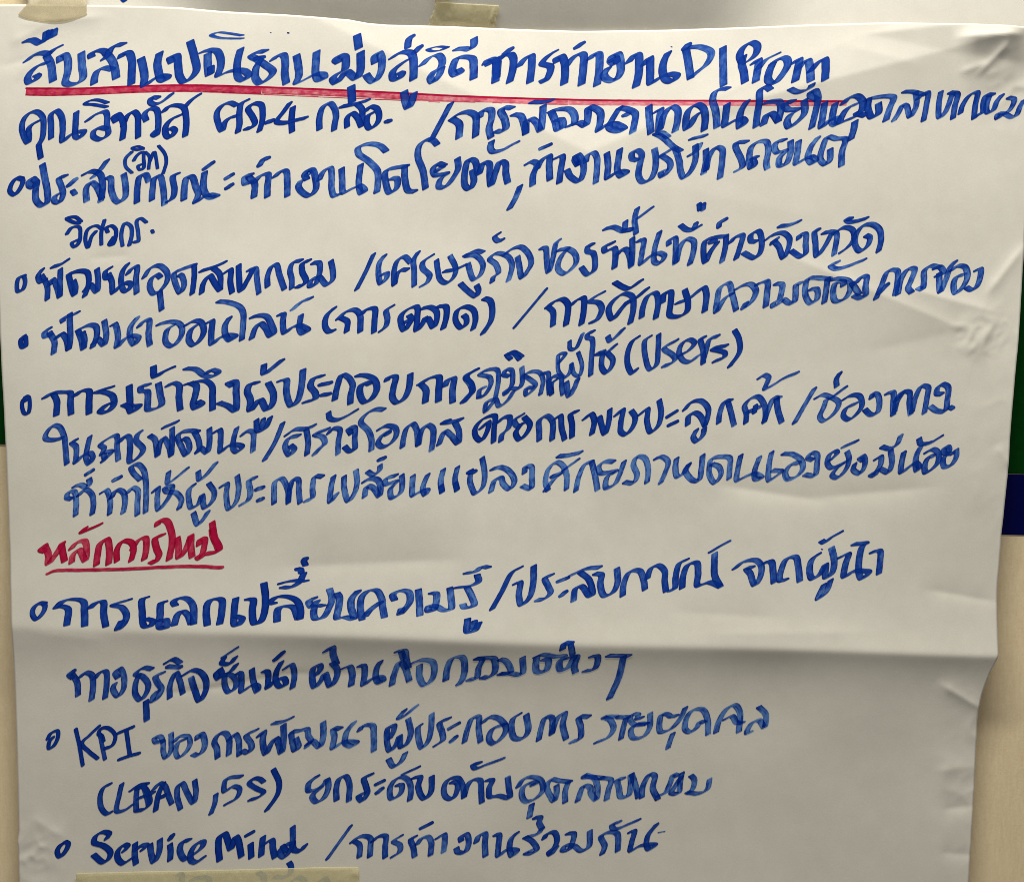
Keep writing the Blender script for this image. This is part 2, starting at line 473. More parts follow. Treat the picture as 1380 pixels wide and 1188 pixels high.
def sweep(P, a, b, ang, density, dry, floor, fade=0.0):
    """ribbon covered by an elliptical chisel nib (half axes a, b, tilt ang) moved along P"""
    global stroke_no
    stroke_no += 1
    C = spline(P)
    seg = np.linalg.norm(np.diff(C, axis=0), axis=1)
    keep = np.concatenate([[True], seg > 1e-4]); C = C[keep]
    if len(C) < 2: C = np.array([C[0], C[0] + [0.3, 0.1]])
    s = np.concatenate([[0], np.cumsum(np.linalg.norm(np.diff(C, axis=0), axis=1))])
    T = np.gradient(C, axis=0)
    th = np.unwrap(np.arctan2(T[:, 1], T[:, 0]))
    ca, sa = math.cos(math.radians(ang)), -math.sin(math.radians(ang))   # drawing y points down
    e1 = np.array([ca, sa])
    def support(d):
        p = (d @ e1)[:, None]
        return np.tanh(p * 7.0) * (a - 0.6 * b) * e1 + b * d
    pos, tl, tr_, arc = [], [], [], []
    for k, f in enumerate(np.linspace(1, 0.12, 5)):         # start cap
        w = f * math.pi / 2 * 0.98
        pos.append(C[0]); tl.append(th[0] + math.pi / 2 + w); tr_.append(th[0] - math.pi / 2 - w); arc.append(-2 + k * 0.4)
    for i in range(len(C)):
        if i > 0:
            dth = th[i] - th[i - 1]
            m = int(abs(dth) / 0.16)
            for j in range(1, m + 1):
                q = j / (m + 1)
                pos.append(C[i - 1] * (1 - q) + C[i] * q); t = th[i - 1] + dth * q
                tl.append(t + math.pi / 2); tr_.append(t - math.pi / 2); arc.append(s[i - 1] * (1 - q) + s[i] * q)
        pos.append(C[i]); tl.append(th[i] + math.pi / 2); tr_.append(th[i] - math.pi / 2); arc.append(s[i])
    for k, f in enumerate(np.linspace(0.12, 1, 5)):         # end cap
        w = f * math.pi / 2 * 0.98
        pos.append(C[-1]); tl.append(th[-1] + math.pi / 2 - w); tr_.append(th[-1] - math.pi / 2 + w); arc.append(s[-1] + k * 0.4)
    pos = np.array(pos); tl = np.array(tl); tr_ = np.array(tr_); arc = np.array(arc)
    A = pos + support(np.stack([np.cos(tl), np.sin(tl)], -1))
    B = pos + support(np.stack([np.cos(tr_), np.sin(tr_)], -1))
    # a little wobble of the hand and the felt
    wob = 0.16 * value_noise(arc * 1.0, arc * 0 + stroke_no * 3.3, 5.0, 91)
    nrm = (A - B); ln = np.linalg.norm(nrm, axis=1, keepdims=True); nrm = nrm / np.maximum(ln, 1e-6)
    A = A + nrm * wob[:, None] * np.minimum(1, ln / 3); B = B + nrm * (0.16 * value_noise(arc, arc * 0 + stroke_no * 5.1, 6.0, 93))[:, None] * np.minimum(1, ln / 3)
    g = (VS[None, :, None] + 1) / 2
    X = A[:, None, :] * (1 - g) + B[:, None, :] * g
    n = len(pos)
    lift = 0.20 if stroke_no <= N_RED else 0.34 + 0.016 * (stroke_no % 7)
    off = (lift + min(0.0012, 0.10 / n) * np.arange(n))[:, None].repeat(NV, 1)
    uv = np.stack([arc[:, None].repeat(NV, 1), np.broadcast_to(VS, (n, NV)), np.full((n, NV), stroke_no * 0.37)], -1)
    end = np.clip((arc - (s[-1] - 10)) / 10, 0, 1) * fade
    # the felt lays more ink where it starts, stops and turns
    slow = np.maximum(np.exp(-np.clip(arc, 0, None) / 3.0), np.exp(-np.clip(s[-1] - arc, 0, None) / 3.0) * (1 - fade))
    tm = (tl + tr_) / 2
    curv = np.abs(np.gradient(tm)) / np.maximum(np.abs(np.gradient(arc)), 0.25)
    ker = np.exp(-np.linspace(-2, 2, 7) ** 2); ker /= ker.sum()
    curv = np.convolve(np.pad(curv, 3, mode='edge'), ker, mode='valid')
    slow = np.clip(np.maximum(slow, np.clip(curv * 1.6 - 0.15, 0, 1)), 0, 1)
    dry = dry * (1.25 - 1.0 * slow) if s[-1] < 200 else dry + 0 * arc
    ink = np.stack([np.full((n, NV), density), (dry + end * 0.6)[:, None].repeat(NV, 1), np.full((n, NV), floor)], -1)
    f = grid_faces(NV, n)
    return X.reshape(-1, 2), off.ravel(), uv.reshape(-1, 3), ink.reshape(-1, 3), f

class Word:
    def __init__(self, name, mat, label=None):
        self.name, self.mat, self.label = name, mat, label
        self.X, self.o, self.uv, self.ink, self.f, self.n = [], [], [], [], [], 0
    def add(self, r):
        X, o, uv, ink, f = r
        self.X.append(X); self.o.append(o); self.uv.append(uv); self.ink.append(ink); self.f.append(f + self.n); self.n += len(X)
    def build(self, parent, surface=sheet_height):
        if not self.n: return None
        X = np.concatenate(self.X); o = np.concatenate(self.o)
        h = surface(X[:, 0], X[:, 1]) + o
        ob = make_mesh(self.name, to_world(X[:, 0], X[:, 1], h), np.concatenate(self.f), self.mat, parent,
                       uv=np.concatenate(self.uv), ink=np.concatenate(self.ink))
        # viewer-facing normals
        if self.label: ob['label'] = self.label
        return ob

# how wet (0) or streaky (1) the marker was for each passage
DRY = dict(heading=0.16, name=0.05, code=0.05, abbreviation=0.06, topic=0.32, nickname=0.0, experience=0.26, work=0.38, company=0.42,
           job=0.0, industry=0.14, economy=0.34, area=0.30, online=0.34, marketing=0.10, study=0.05, needs=0.42, access=0.16,
           region=0.28, users=0.22, development=0.30, opportunity=0.38, help=0.08, action=0.10, meeting=0.10, customer=0.36,
           channel=0.36, change=0.50, entrepreneur=0.48, potential=0.62, self=0.60, small=0.32, redheading=0.12, exchange=0.14,
           knowledge=0.40, leader=0.34, business=0.26, leading=0.12, through=0.20, activity=0.48, indicator=0.05,
           entrepreneurgroup=0.42, individual=0.60, lean=0.16, raise_=0.30, raisegroup=0.55, service=0.08, mind=0.08, together=0.34,
           covered=0.1)
DENS = dict(heading=0.86)

def parse(text):
    words = []
    colr = MAT_BLUE
    nib = (4, 1.5, 35); x0 = y0 = 0; cur = None; key = 'heading'
    for line in text.strip().splitlines():
        line = line.strip()
        if not line: continue
        c = line.split()
        if c[0] == 'n': nib = tuple(float(v) for v in c[1:4])
        elif c[0] == '@': x0, y0 = float(c[1]), float(c[2])
        elif c[0] == 'r': colr = MAT_RED
        elif c[0] == 'k': colr = MAT_BLUE
        elif c[0] == 'w':
            key = c[1]
            cur = Word('handwritten_word', colr, "red handwritten word" if colr is MAT_RED else None); words.append(cur)
        elif c[0] == 'b':
            key = 'name'; cur = Word('bullet_mark', colr); words.append(cur)
        elif c[0] == 'u':
            key = 'name'; cur = Word('underline', colr, "thin red underline below the red word"); words.append(cur)
        else:
            sc, an = 1.0, nib[2]
            while c[0][0] in '*~':
                if c[0][0] == '*': sc = float(c[0][1:])
                else: an = float(c[0][1:])
                c = c[1:]
            pts = [(x0 + float(a) / 6, y0 + float(b) / 6) for a, b in (p.split(',') for p in c)]
            dry = DRY.get(key, 0.3)
            if dry > 0.38: dry *= 1.2
            d = float(np.clip(dry + rng.uniform(-0.14, 0.2), 0.0, 0.85))
            dens = DENS.get(key, 0.97) + rng.uniform(-0.05, 0.03)
            k = rng.uniform(0.96, 1.04)
            na, nb = nib[0] * k * sc * (1.05 if nib[0] > 4.9 else 1.02), nib[1] * k * sc * 0.88
            if sum(math.dist(p, q) for p, q in zip(pts, pts[1:])) < 17 and sc == 1.0 and nib[0] > 2:
                na, nb = na * 0.84, max(nb, 2.05)      # short ticks and dots are pressed, not drawn
            if cur.name == 'bullet_mark': na, nb = na * 0.95, nb * 1.25
            cur.add(sweep(pts, na, nb, an - 5 + rng.uniform(-2, 2), dens, d, 0.04, rng.choice([0, 0, 0.3, 0.7]) * (dry > 0.2)))
    return words

# the long red line under the heading: drawn first, so the blue letters lie over it
ru = Word('underline', MAT_RED, "long thick red underline below the heading, fading to the right")
ru.add(sweep([(35.5, 124.0), (70, 125.0), (120, 123.6), (200, 120.2), (262, 118.8), (330, 120.4), (352, 121)], 4.9, 0.5, 82, 0.95, 0.26, 0.0))
ru.add(sweep([(353.5, 121.1), (400, 122.6), (470, 125.2), (541, 128.9)], 4.5, 0.5, 88, 0.84, 0.36, 0.0, 0.0))
ru.add(sweep([(542.5, 129.2), (600, 132.6), (680, 135.2), (765, 137.0)], 4.2, 0.5, 88, 0.66, 0.36, 0.0, 0.0))
ru.add(sweep([(766.5, 137.0), (850, 138.4), (960, 139.4), (1040, 139.8), (1140, 139.2)], 3.6, 0.5, 88, 0.44, 0.30, 0.0, 0.3))
ru.add(sweep([(36, 119.2), (120, 119.8), (200, 116.2), (300, 115.8), (420, 119.2), (520, 124.0), (640, 131.0), (760, 133.4), (880, 135.6), (1000, 136.6), (1138, 137.2)],
             1.25, 1.1, 0, 1.0, 0.0, 0.3))
ru.add(sweep([(38, 128.6), (75, 129.4), (120, 128.6), (180, 126), (240, 124), (330, 126.0), (440, 130.4), (560, 135.4), (640, 138.6)],
             0.6, 0.5, 0, 0.7, 0.3, 0.0))
for xa, ya, xb, yb, w in ((300, 125.0, 352, 126.6, 0.7), (356, 127.2, 396, 128.6, 0.55), (402, 128.8, 428, 129.6, 0.6), (436, 130.2, 470, 131.6, 0.5),
                          (476, 132.2, 490, 132.8, 0.45), (506, 133.6, 540, 135.2, 0.6), (552, 136.0, 561, 136.4, 0.4), (578, 137.6, 592, 138.2, 0.5), (664, 139.4, 676, 139.7, 0.35)):
    ru.add(sweep([(xa, ya), ((xa + xb) / 2, (ya + yb) / 2 - 0.3), (xb, yb)], w, w * 0.8, 0, 0.8, 0.25, 0.0))
ru.build(sheet)

STROKES = """
n 5.4 1.3 31
@ 24 30
w heading
62,152 120,145 185,172 225,135
234,84 228,140
262,78 256,125
300,68 292,108
70,312 140,262 210,250 250,262
340,198 285,228 240,270
235,275 270,340 282,420 288,478
240,330 170,350 110,400 80,455 95,490 140,472 168,438 150,428
345,318 345,275 385,265 408,310 408,400 392,495 440,508 500,492 532,455 522,350 518,250
600,285 595,262 640,232 700,235 720,260
855,182 790,190 750,225 730,270 700,300
730,265 770,320 790,390 800,455
770,385 700,372 650,395 628,440 622,500
835,285 850,255 900,250 925,310 925,400 922,505
998,295 1018,380 1028,450 1025,515 1090,470 1150,438 1215,445 1195,472 1160,465 1140,400 1130,340 1148,250
@ 240 30
-50,325 -62,285 -10,270 0,340 15,440 50,485 110,450 150,385 135,290 98,155
250,425 240,340 240,255
195,240 250,225 315,235 345,300 342,370 325,430 400,400 470,385 540,395 570,430 530,465 490,450 475,390 482,300 505,215
265,410 268,365
*0.62 ~18 515,105 400,88 320,82 270,105 330,125 420,130 515,130
705,232 640,238 590,268 640,300 700,340 765,398 720,460 660,490 625,450 628,370 660,310
680,285 630,290
765,300 800,268 850,262 865,330 860,400 872,490
955,265 970,350 975,430 955,485 1040,450 1110,415 1175,420 1180,450 1130,460 1110,410 1112,320 1118,235
@ 440 30
w heading
95,320 72,300 100,268 148,275 155,330 145,380 90,410 50,450 75,485 120,440 160,395 240,450 270,400 275,240
245,100 260,205
390,325 388,270 425,245 448,310 430,420 380,478 340,450 320,420
198,515 205,640
530,285 600,240 680,245 700,290 705,380 702,460
755,192 710,240
660,300 590,345 535,400 540,455 585,455 612,415 585,408
690,105 665,130 655,195
628,560 640,640 660,690 690,640 705,575
772,345 830,285 900,260 935,300 925,360 870,400 840,450 860,485 910,430 930,370
*0.62 ~18 975,195 900,190 820,215 850,228 920,220 970,198
1065,380 1085,400 1045,430 1018,400 1030,330 1055,285 1130,275 1180,290 1190,360 1188,455
1045,210 1110,205 1160,210 1190,180 1192,120
@ 640 30
w heading
85,330 110,295 165,300 170,380 165,480
170,320 230,270 290,250 310,280 305,380 280,480
290,205 245,245
150,300 240,260
105,335 150,310
185,320 175,450
355,350 400,290 455,258 460,330 445,480
652,222 590,265 545,325 610,350 600,420 560,475 545,460
665,310 660,280 700,262 725,310 730,400 722,490
735,350 790,280 850,240 880,250 880,340 862,495
825,190 870,155
930,285 975,240 1005,245 1010,320 1005,400 988,500
1130,330 1100,300 1120,255 1160,245 1180,320 1175,410 1130,465 1070,455 1045,415 1080,360
1105,300 1145,280 1150,310
1245,315 1300,250 1325,255 1330,340 1325,420 1303,515
@ 820 30
288,338 335,280 340,380 345,490 420,440 500,415 555,430 520,475 470,465 440,400 450,310 485,238
w heading
650,170 620,205
630,205 650,330 665,450
650,195 740,190 820,220 835,250 800,330 730,390 665,445
930,195 930,400 930,510
@ 960 30
w heading
255,270 240,330 255,400 262,485
240,320 225,260 260,190 320,155 365,180 360,240 320,290 270,320
335,330 375,300 365,390 348,480
370,375 420,310 480,275 528,252
490,330 460,400 450,470 490,500 560,430 610,340 600,295 560,285 500,320
660,330 700,300 690,370 665,480
690,380 730,330 770,310 785,370 790,480
790,400 850,330 905,300 912,360 905,470
n 4.2 1.5 33
@ 20 120
w name
190,265 150,285 118,320 120,390 110,435 65,350 65,270 110,205 175,185 228,225 238,310 228,400 200,450
198,455 215,560
300,400 300,300 300,210 345,180 385,230 395,330 395,425 460,375 530,350 570,350 530,400 500,390 500,300 505,195
*0.8 ~25 755,118 680,95 620,98 575,125 640,132 700,142 750,152
595,262 660,215 740,190 755,220 755,300 765,370 700,415 645,390 650,345 700,320 750,330
825,270 810,235 840,210 870,240 890,310 880,410
885,300 920,220 970,190 1000,220 1005,300 1005,395
1070,260 1055,210 1100,165 1150,170 1165,230 1165,320 1150,380 1125,370 1150,340
1165,75 1110,75 1100,110 1130,130 1180,115 1230,80 1270,45
@ 210 110
70,245 110,205 180,195 230,215 245,270 250,350 240,440
350,108 290,150 235,210
200,275 130,310 85,370 90,440 120,455 160,400 130,380 100,400
w code
655,275 600,290 560,325 535,395 500,320 495,250 540,190 600,170 650,190
738,148 690,175 675,250 675,340 662,405
725,378 770,370 800,335 780,280 745,215 790,175 850,185 862,260 855,330 835,395
895,325 940,312
1080,170 1030,240 975,320 1040,330 1120,310 1210,288
1105,205 1095,300 1098,400
@ 410 110
w abbreviation
120,380 120,290 150,200 205,170 245,220 255,280 245,330 238,385
512,147 420,175 300,197 360,185
425,175 465,220 465,300 460,355
345,360 345,290 385,250 430,290 455,350
495,235 530,200 580,210 605,270 590,330 530,375 505,340 515,270 550,250
665,318 690,316
n 5 1.3 33
w topic
1185,180 1110,320 1030,470
@ 575 110
200,305 265,262 340,250 395,280 400,360 395,445
205,305 262,345 262,455
430,295 450,240 520,235 525,300 505,380 520,455
690,218 620,215 600,240 630,310 640,380 615,405 560,405
700,270 760,280 790,360 800,425
800,420 810,320 850,305 890,340 920,400 935,300 942,195
1010,152 930,165 850,165
1000,240 1080,220 1160,225 1195,270 1190,340 1145,360
1010,250 1040,320 1060,390 1100,370 1090,310 1050,310
@ 750 100
150,400 185,390 235,415 255,340 262,262 350,300 355,380 340,455 400,410 480,405 545,450 480,460 425,430 460,350 510,270
510,270 580,285 635,320 630,390 612,475
550,330 580,325
745,260 750,370 760,480
800,310 840,285 830,350 825,460
835,450 870,330 930,265 975,290 975,380 955,465
1150,320 1115,350 1090,400 1050,445 1045,360 1070,290 1130,250 1180,275 1200,350 1190,455
@ 900 100
w topic
485,120 440,120 385,140 360,210 385,310 395,430
475,250 465,340 460,420 530,380 600,365 620,390 580,430 575,390 590,300 635,225
825,130 790,105 745,130 735,240 720,330 710,425
785,235 840,225 900,230 910,300 890,385
890,385 840,320 800,330 770,410
1010,225 950,235 940,260 970,290 1050,290 990,330 960,390 980,430 1040,390 1100,320 1100,215
985,125 1040,150 1100,140 1150,110 1160,90
1200,210 1150,180 1150,150 1190,140 1210,200 1190,310 1160,435
@ 1050 100
365,235 350,340 340,430 410,370 470,360 460,410 430,400 430,330 450,240
w topic
515,240 560,195 625,180 670,220 665,290 620,340 550,370 490,390 530,300 570,265 620,245
620,320 685,335
610,385 600,450 575,530
700,210 780,190 920,190 890,280 860,375
720,205 715,280 745,350 800,320 800,240
n 4 1.4 33
@ 1150 100
405,145 480,145 540,160 580,165
500,150 510,230 490,300 455,345 430,260 400,250 360,320 325,375
520,200 560,160 600,150 590,250 565,375
705,145 690,250 695,350 740,310 800,160
780,150 840,160 820,260 805,355
865,315 880,260 940,170 1000,150 985,250 975,355
980,350 1010,325 1045,310 1050,230 1075,170 1130,165
1100,180 1075,260 1085,310 1130,290 1160,220 1200,170
1255,190 1300,200 1290,250 1240,310 1170,320 1165,355 1220,320 1280,345 1320,330 1350,260 1380,210
n 2.1 1.4 20
@ 140 190
w nickname
235,95 185,150 185,210 235,262
325,65 280,50 240,65 280,78 325,70
250,165 280,120 325,95 330,150 330,220 300,240 285,210 325,190
345,95 375,130 370,230
375,180 415,95 430,150 440,225
450,45 500,110 510,180 485,265
n 3.4 1.5 33
@ 0 200
b
185,245 145,240 95,290 85,350 120,375 165,330 190,260 160,245
n 4.4 1.5 33
w experience
300,270 270,245 240,270 245,305 280,315 305,275 295,350 300,420 345,465 390,440 392,350 370,240 350,135
540,228 485,245 505,310 520,370 490,440 450,430 455,390 480,375
565,305 620,255
598,350 615,372
690,215 750,190 820,215 840,290 835,380 825,430
875,105 820,180 760,240
835,410 790,310 750,280 710,320 710,430
880,240 905,250 910,340 940,420 970,440 1020,400 1025,310 1010,215
@ 140 190
275,500 280,380 300,290 345,275 370,330
395,480 400,400 420,300 460,290 485,380 495,515
600,268 565,285 575,400 560,465 525,490
650,475 655,370 675,295 715,290 745,370 765,430 742,495 800,455 850,435 915,445 865,458 825,430 805,360 815,255
880,175 815,225
1035,270 990,300
1030,352 995,378
@ 310 180
w work
170,330 120,345 120,400 165,390
150,350 195,400 190,510
195,390 240,340 305,325 300,420 298,505
305,195 270,205 235,255
360,345 410,300 450,300 460,380 460,500
620,365 600,330 630,290 665,290 690,370 690,450 640,500 580,470 550,420 570,380
620,330 640,310
720,370 755,300 810,275 820,350 820,440 840,500 880,490
900,280 905,380 915,475 980,445 1050,420 1090,460 1060,480 1040,400 1055,250
1260,140 1210,95 1120,80 1035,110 1040,160 1120,220 1190,300 1195,400 1185,470
@ 480 180
410,262 340,270 240,300 240,400 270,475 325,440 330,365 285,360
390,265 395,380 420,460 475,465
w work
655,90 620,55 570,50 510,100 500,190 540,300 560,440
715,260 660,245 620,290 640,335 735,325 680,370 670,430 720,430 790,350 825,280 820,205
650,300 700,270
940,300 950,400 915,450 880,420 880,310 910,215 960,225 990,330 1030,240 1075,245 1080,340 1090,420 1130,310 1165,230 1205,245 1210,330 1225,400
1095,70 1085,120 1105,150 1190,135 1240,105 1300,75
1325,430 1290,520 1240,610
@ 640 170
w work
605,155 535,185
420,310 460,290 500,310 470,400 465,480
500,350 540,280 600,245 600,330 605,435
650,265 705,245 695,350 680,460
830,320 805,270 830,235 870,290 875,380 840,450 770,410 745,360
810,250 835,310
895,295 910,240 960,220 985,260 985,350 975,460
1065,225 1075,330 1070,425 1120,390 1180,370 1225,380 1180,410 1150,360 1160,260 1170,195
@ 800 160
w company
350,340 310,330 310,280 350,260 385,290 370,380 360,460 390,515 450,500 490,430 500,330 490,250
545,300 635,245
550,305 610,350 615,400 550,470 540,440 580,420
495,125 560,160 640,230 700,265
495,125 550,120 600,155
660,250 690,350 700,430 725,480 780,430 820,330 820,220
775,300 830,260 855,210
785,168 900,140
905,255 905,350 885,445
905,420 930,310 990,235 1035,250 1035,350 1018,480
w company
1235,190 1150,200 1145,230 1190,330 1200,390 1150,425
@ 950 150
415,375 385,380 400,430 370,460 355,390 375,290 430,248 495,250 510,320 492,420 500,465
640,235 580,250 560,290 580,335 650,320 600,380 600,440 650,430 690,330 690,245
755,245 745,340 735,425 800,390 860,370 895,400 860,420 830,370 860,280 910,215
1010,310 1005,400 970,430 930,390 950,290 990,210 1060,225 1130,225 1105,330 1100,440
n 2.4 1.7 25
@ 10 280
w job
605,115 560,80 490,90 540,120 590,130
490,215 530,165 590,160 600,210 590,280 550,320 530,290 575,265
725,195 690,240 660,325 640,260 660,180 730,150 775,180
795,105 770,200 770,300
820,200 810,170 850,150 885,180 885,240 860,300 835,300 870,240
940,310 930,220 960,130 1005,150 1015,220 995,305
1130,120 1085,90 1055,110 1065,200 1065,275 1035,280
1178,190 1182,200
n 3 1.4 33
b
145,550 95,570 80,630 90,675 130,660 150,600 140,550
n 4 1.5 38
@ 20 330
w industry
230,200 195,255 215,300 255,285
225,250 270,330 272,440
285,330 315,280 345,330 372,420 375,330 378,200
435,125 380,160 315,180
445,240 520,215 595,225 610,280 605,330 575,415
445,250 465,330 492,405 500,350 485,295
575,370 620,325 675,380 685,290 675,200
785,190 745,215 745,270 780,270
770,240 795,300 805,390 850,345 905,310 950,320 920,375 890,370 870,290 885,210 920,160
925,235 955,195 995,180 990,280 995,390
1055,265 1100,195 1175,170 1235,220 1240,290 1185,370 1130,395 1100,340 1115,275 1160,245 1185,265
1180,380 1195,525
@ 180 320
w industry
500,225 460,235 370,270 335,290 345,370 385,445 415,390 395,310 375,305
495,225 495,330 480,455
740,200 650,240 550,272
645,245 700,300 705,425
555,450 570,370 620,310 660,370 700,425
735,290 785,260 785,360 800,445
850,225 855,320 870,430 920,350 965,260
930,265 985,250 1000,340 1015,450
1085,395 1085,310 1120,230 1155,220 1180,300 1220,415
@ 340 300
395,305 330,320 305,380 320,460 320,530
460,305 405,330 405,400 435,470 400,510 365,515
490,325 540,325 545,400 530,440 480,460 465,510 510,500 540,440 600,500 650,460 650,380 635,310
n 3.9 1.4 38
@ 470 290
w economy
200,315 140,450 65,598
290,325 250,380 240,460 260,550 305,510 310,470 270,480
475,440 420,445 390,480 370,560 370,430 400,360 450,335 500,380
560,300 525,360 530,450 530,570
675,325 600,380 600,430 655,490 630,550 590,572
710,365 720,440 740,520 790,550 850,500 865,430 820,330
775,455 860,440 940,405
1085,300 1030,290 940,325
950,330 1030,330 1085,400 1060,490 1010,520 980,450 965,395
905,555 960,610 1030,655 1050,610 1035,570
1215,150 1180,175 1205,210 1245,200
@ 600 290
380,540 390,500 430,470 410,400 360,355 390,320 440,310 510,340 540,400 530,470 510,530
485,315 540,275 610,260 670,310 695,390 660,460 620,505 600,420 585,340
w economy
775,270 810,270 820,370 835,460 870,350 895,230 920,205
915,285 990,275 1050,320 1055,390 960,475 910,430 940,330 990,275
1190,240 1155,250 1150,295 1195,310 1210,380 1200,450 1150,480 1100,425
n 4.1 1.5 38
@ 780 270
w area
275,345 205,380 210,415 285,390 295,450 285,545
310,440 340,405 380,400 410,460 420,535 430,430 430,310
210,235 280,220 360,250 375,175
360,250 425,238
585,65 480,145
470,70 450,150 460,270
480,330 520,325 510,420 500,515 580,450 650,430 690,450 650,510 610,500 610,400 650,260
725,360 725,330 775,305 780,400 775,510
785,500 820,370 870,315 925,330 925,410 895,515
820,205 870,240 920,240 975,210
945,190 930,225
970,35 975,75
1005,35 1000,75
1115,345 1060,420 1020,500 1005,400 1020,330 1080,305 1190,290
1060,340 1100,330
1190,290 1180,390 1155,495
1185,155 1135,185 1130,215
1225,340 1260,300 1320,285 1300,380 1270,470
@ 980 270
w area
230,335 190,330 190,280 250,250 275,310 265,420 220,465 130,425
310,320 370,280 450,265 500,310 490,390 450,465 410,370 370,330 360,350 400,310
580,170 500,200 420,210
575,310 580,285 630,275 630,360 630,430 590,455 515,410
735,240 705,250 710,350 720,450 780,380 840,270
775,265 845,255 880,270 860,440
860,270 940,220 1010,240 1020,310 980,370 915,420
1125,145 1060,165 985,175 960,155 1000,150
1120,285 1150,300 1130,370 1070,410 1035,370 1035,290 1090,210 1170,195 1230,240 1240,330 1220,410
n 3.4 1.3 35
@ 20 400
b
85,315 55,345 65,405 95,400 95,330
n 4.2 1.5 35
w online
290,255 250,290 255,320 300,310
290,290 330,360 325,455
345,335 390,300 430,350 445,425 460,330 455,200 455,140
520,128 470,150 395,180 400,200
520,270 610,230 665,240 675,310 640,405
525,280 550,350 565,420 575,350 560,290
645,380 680,340 730,390 750,320 735,195
800,230 820,220 845,320 835,405 900,340 960,315 1010,330 975,385 945,340 945,250 1000,170
1015,240 1050,200 1095,190 1090,300 1100,390
@ 220 390
w online
-30,285 20,270 90,262 150,290 155,370 80,460 30,430 40,330 90,290
190,290 260,255 310,265 335,330 310,400 250,450 215,410 230,330 275,290
365,270 400,255 395,350 400,440 450,400 520,370 590,380 545,410 510,370 505,290 540,230
450,98 530,105 620,140 650,190 650,290 640,405
720,225 780,210 840,220 880,290 900,350 870,375 830,310 790,275 750,310 720,395
940,205 975,200 970,260 985,350 1040,310 1100,290 1175,330 1130,355 1105,320 1115,210
1195,70 1120,100 1050,160
@ 420 380
w marketing
185,210 125,270 110,350 140,400 180,395
215,298 280,240 350,225 390,260 395,400
240,290 290,320 285,400
405,260 440,225 510,215 510,310 505,405
655,195 605,230 615,300 600,360 560,395
790,270 810,300 790,340 750,390 720,300 740,250 850,200 855,300 850,390 890,350 920,290
750,330 790,310
895,215 960,205 1010,240 1010,320 985,365 940,295 910,310
1020,200 1085,200 1090,280 1065,375
1230,270 1250,290 1250,340 1210,370 1165,310 1180,230 1250,200 1310,230 1325,310 1305,380
@ 600 370
315,195 360,210 380,270 370,370 305,475
n 2.8 1.6 45
w study
815,120 560,425
n 4.2 1.5 35
825,265 880,220 950,200 990,240 990,310 975,405
840,270 870,300 870,410
1015,250 1060,210 1115,190 1120,280 1100,400
1275,145 1210,180 1170,215 1240,230 1265,280 1220,370 1180,385
@ 770 360
450,280 400,340 330,420 300,340 350,260 430,215 490,240 500,330 475,450
610,175 520,250 440,300
350,125 410,160 460,175 560,110
565,405 580,310 620,230 680,210 700,280 680,410
735,285 750,215 800,200 800,290 795,390 860,400 930,360 940,280 915,185
855,290 940,260 1000,215 1070,165 1090,220 1075,355
w needs
1300,215 1240,250 1170,360 1180,250 1200,170 1270,130 1300,220 1330,345
@ 950 350
255,235 310,205 370,200 410,250 380,330 310,390 330,350
420,200 500,175 500,270 490,375
570,195 620,200 610,290 600,320 550,355 550,375 600,350 630,320 680,350 720,340 730,260 735,200 770,190
850,240 900,240 900,320 850,350 810,290 810,200 830,155 1000,155
985,155 975,240 960,345
1010,165 1080,155 1160,180 1165,250 1120,320 1050,335 1030,270 1050,190 1110,180 1110,210
1180,190 1240,280
1215,190 1260,140 1300,140 1290,220 1290,290 1250,310 1200,290
1285,0 1130,60 1050,75 1010,50 1070,20
@ 1120 340
w needs
355,375 400,270 460,150 530,150 530,240 510,340
380,330 450,260
530,340 560,220 620,135 670,135 640,230 615,290 640,325
w needs
870,120 800,110 750,150 745,230 730,300 695,290
835,130 880,120 905,170 850,190
870,170 875,320 920,230 960,120 1000,75
970,145 1020,110 1080,120 1100,190 1060,280 1000,330 985,260 1010,200 1070,180
1170,145 1205,135 1200,210 1170,280 1130,305 1090,285
n 2.7 1.3 35
@ 20 480
b
95,360 75,350 65,400 85,460 115,460 130,390 120,330 95,325 80,350
n 4.4 1.5 28
w access
250,335 320,295 400,290 460,295 460,370 465,465
320,300 350,360 345,475
495,320 550,280 610,280 610,370 610,460
795,248 670,288 730,290 800,320 810,390 750,450 700,445 740,400 780,380
935,240 940,350 945,400 1015,400 950,450 930,410 890,390
1090,230 1030,245 1030,280 1080,285 1085,360 1085,430 1150,420 1195,390 1185,310 1170,220
1130,85 1140,165 1200,130 1285,90
1245,240 1290,215 1335,235 1335,330 1345,430
@ 220 480
195,225 260,210 350,200 400,240 405,330 405,430
230,215 275,240 265,320 250,380 265,420 320,385 290,365
190,100 270,105 340,155 400,165 450,130 400,110 360,135
560,240 530,215 590,205 595,290 600,380 590,440 530,400 460,375
765,215 710,225 685,280 710,350 710,435 790,350 840,430 885,390 895,300 855,215
820,70 820,140 880,100 965,30
945,200 1000,190 1000,280 1020,370 1040,400 1090,360 1120,260 1135,110
1290,160 1220,180 1195,240 1235,300 1235,340 1150,370
1355,215 1275,230
1345,305 1290,312
@ 420 470
w access
190,410 210,310 250,210 300,230 335,290 320,370 315,440
375,215 440,215 510,250 530,320 490,400 430,430 395,370 400,300 440,275 470,285
610,255 625,230 680,225 665,310 655,390 690,435 750,400 790,310 800,205
w access
875,285 960,235 1030,225 1030,320 1025,420
890,290 925,330 920,430
1080,300 1100,255 1150,235 1140,330 1140,430
1335,165 1250,225 1290,290 1300,340 1260,390 1225,430
n 3.4 1.4 38
@ 620 440
w region
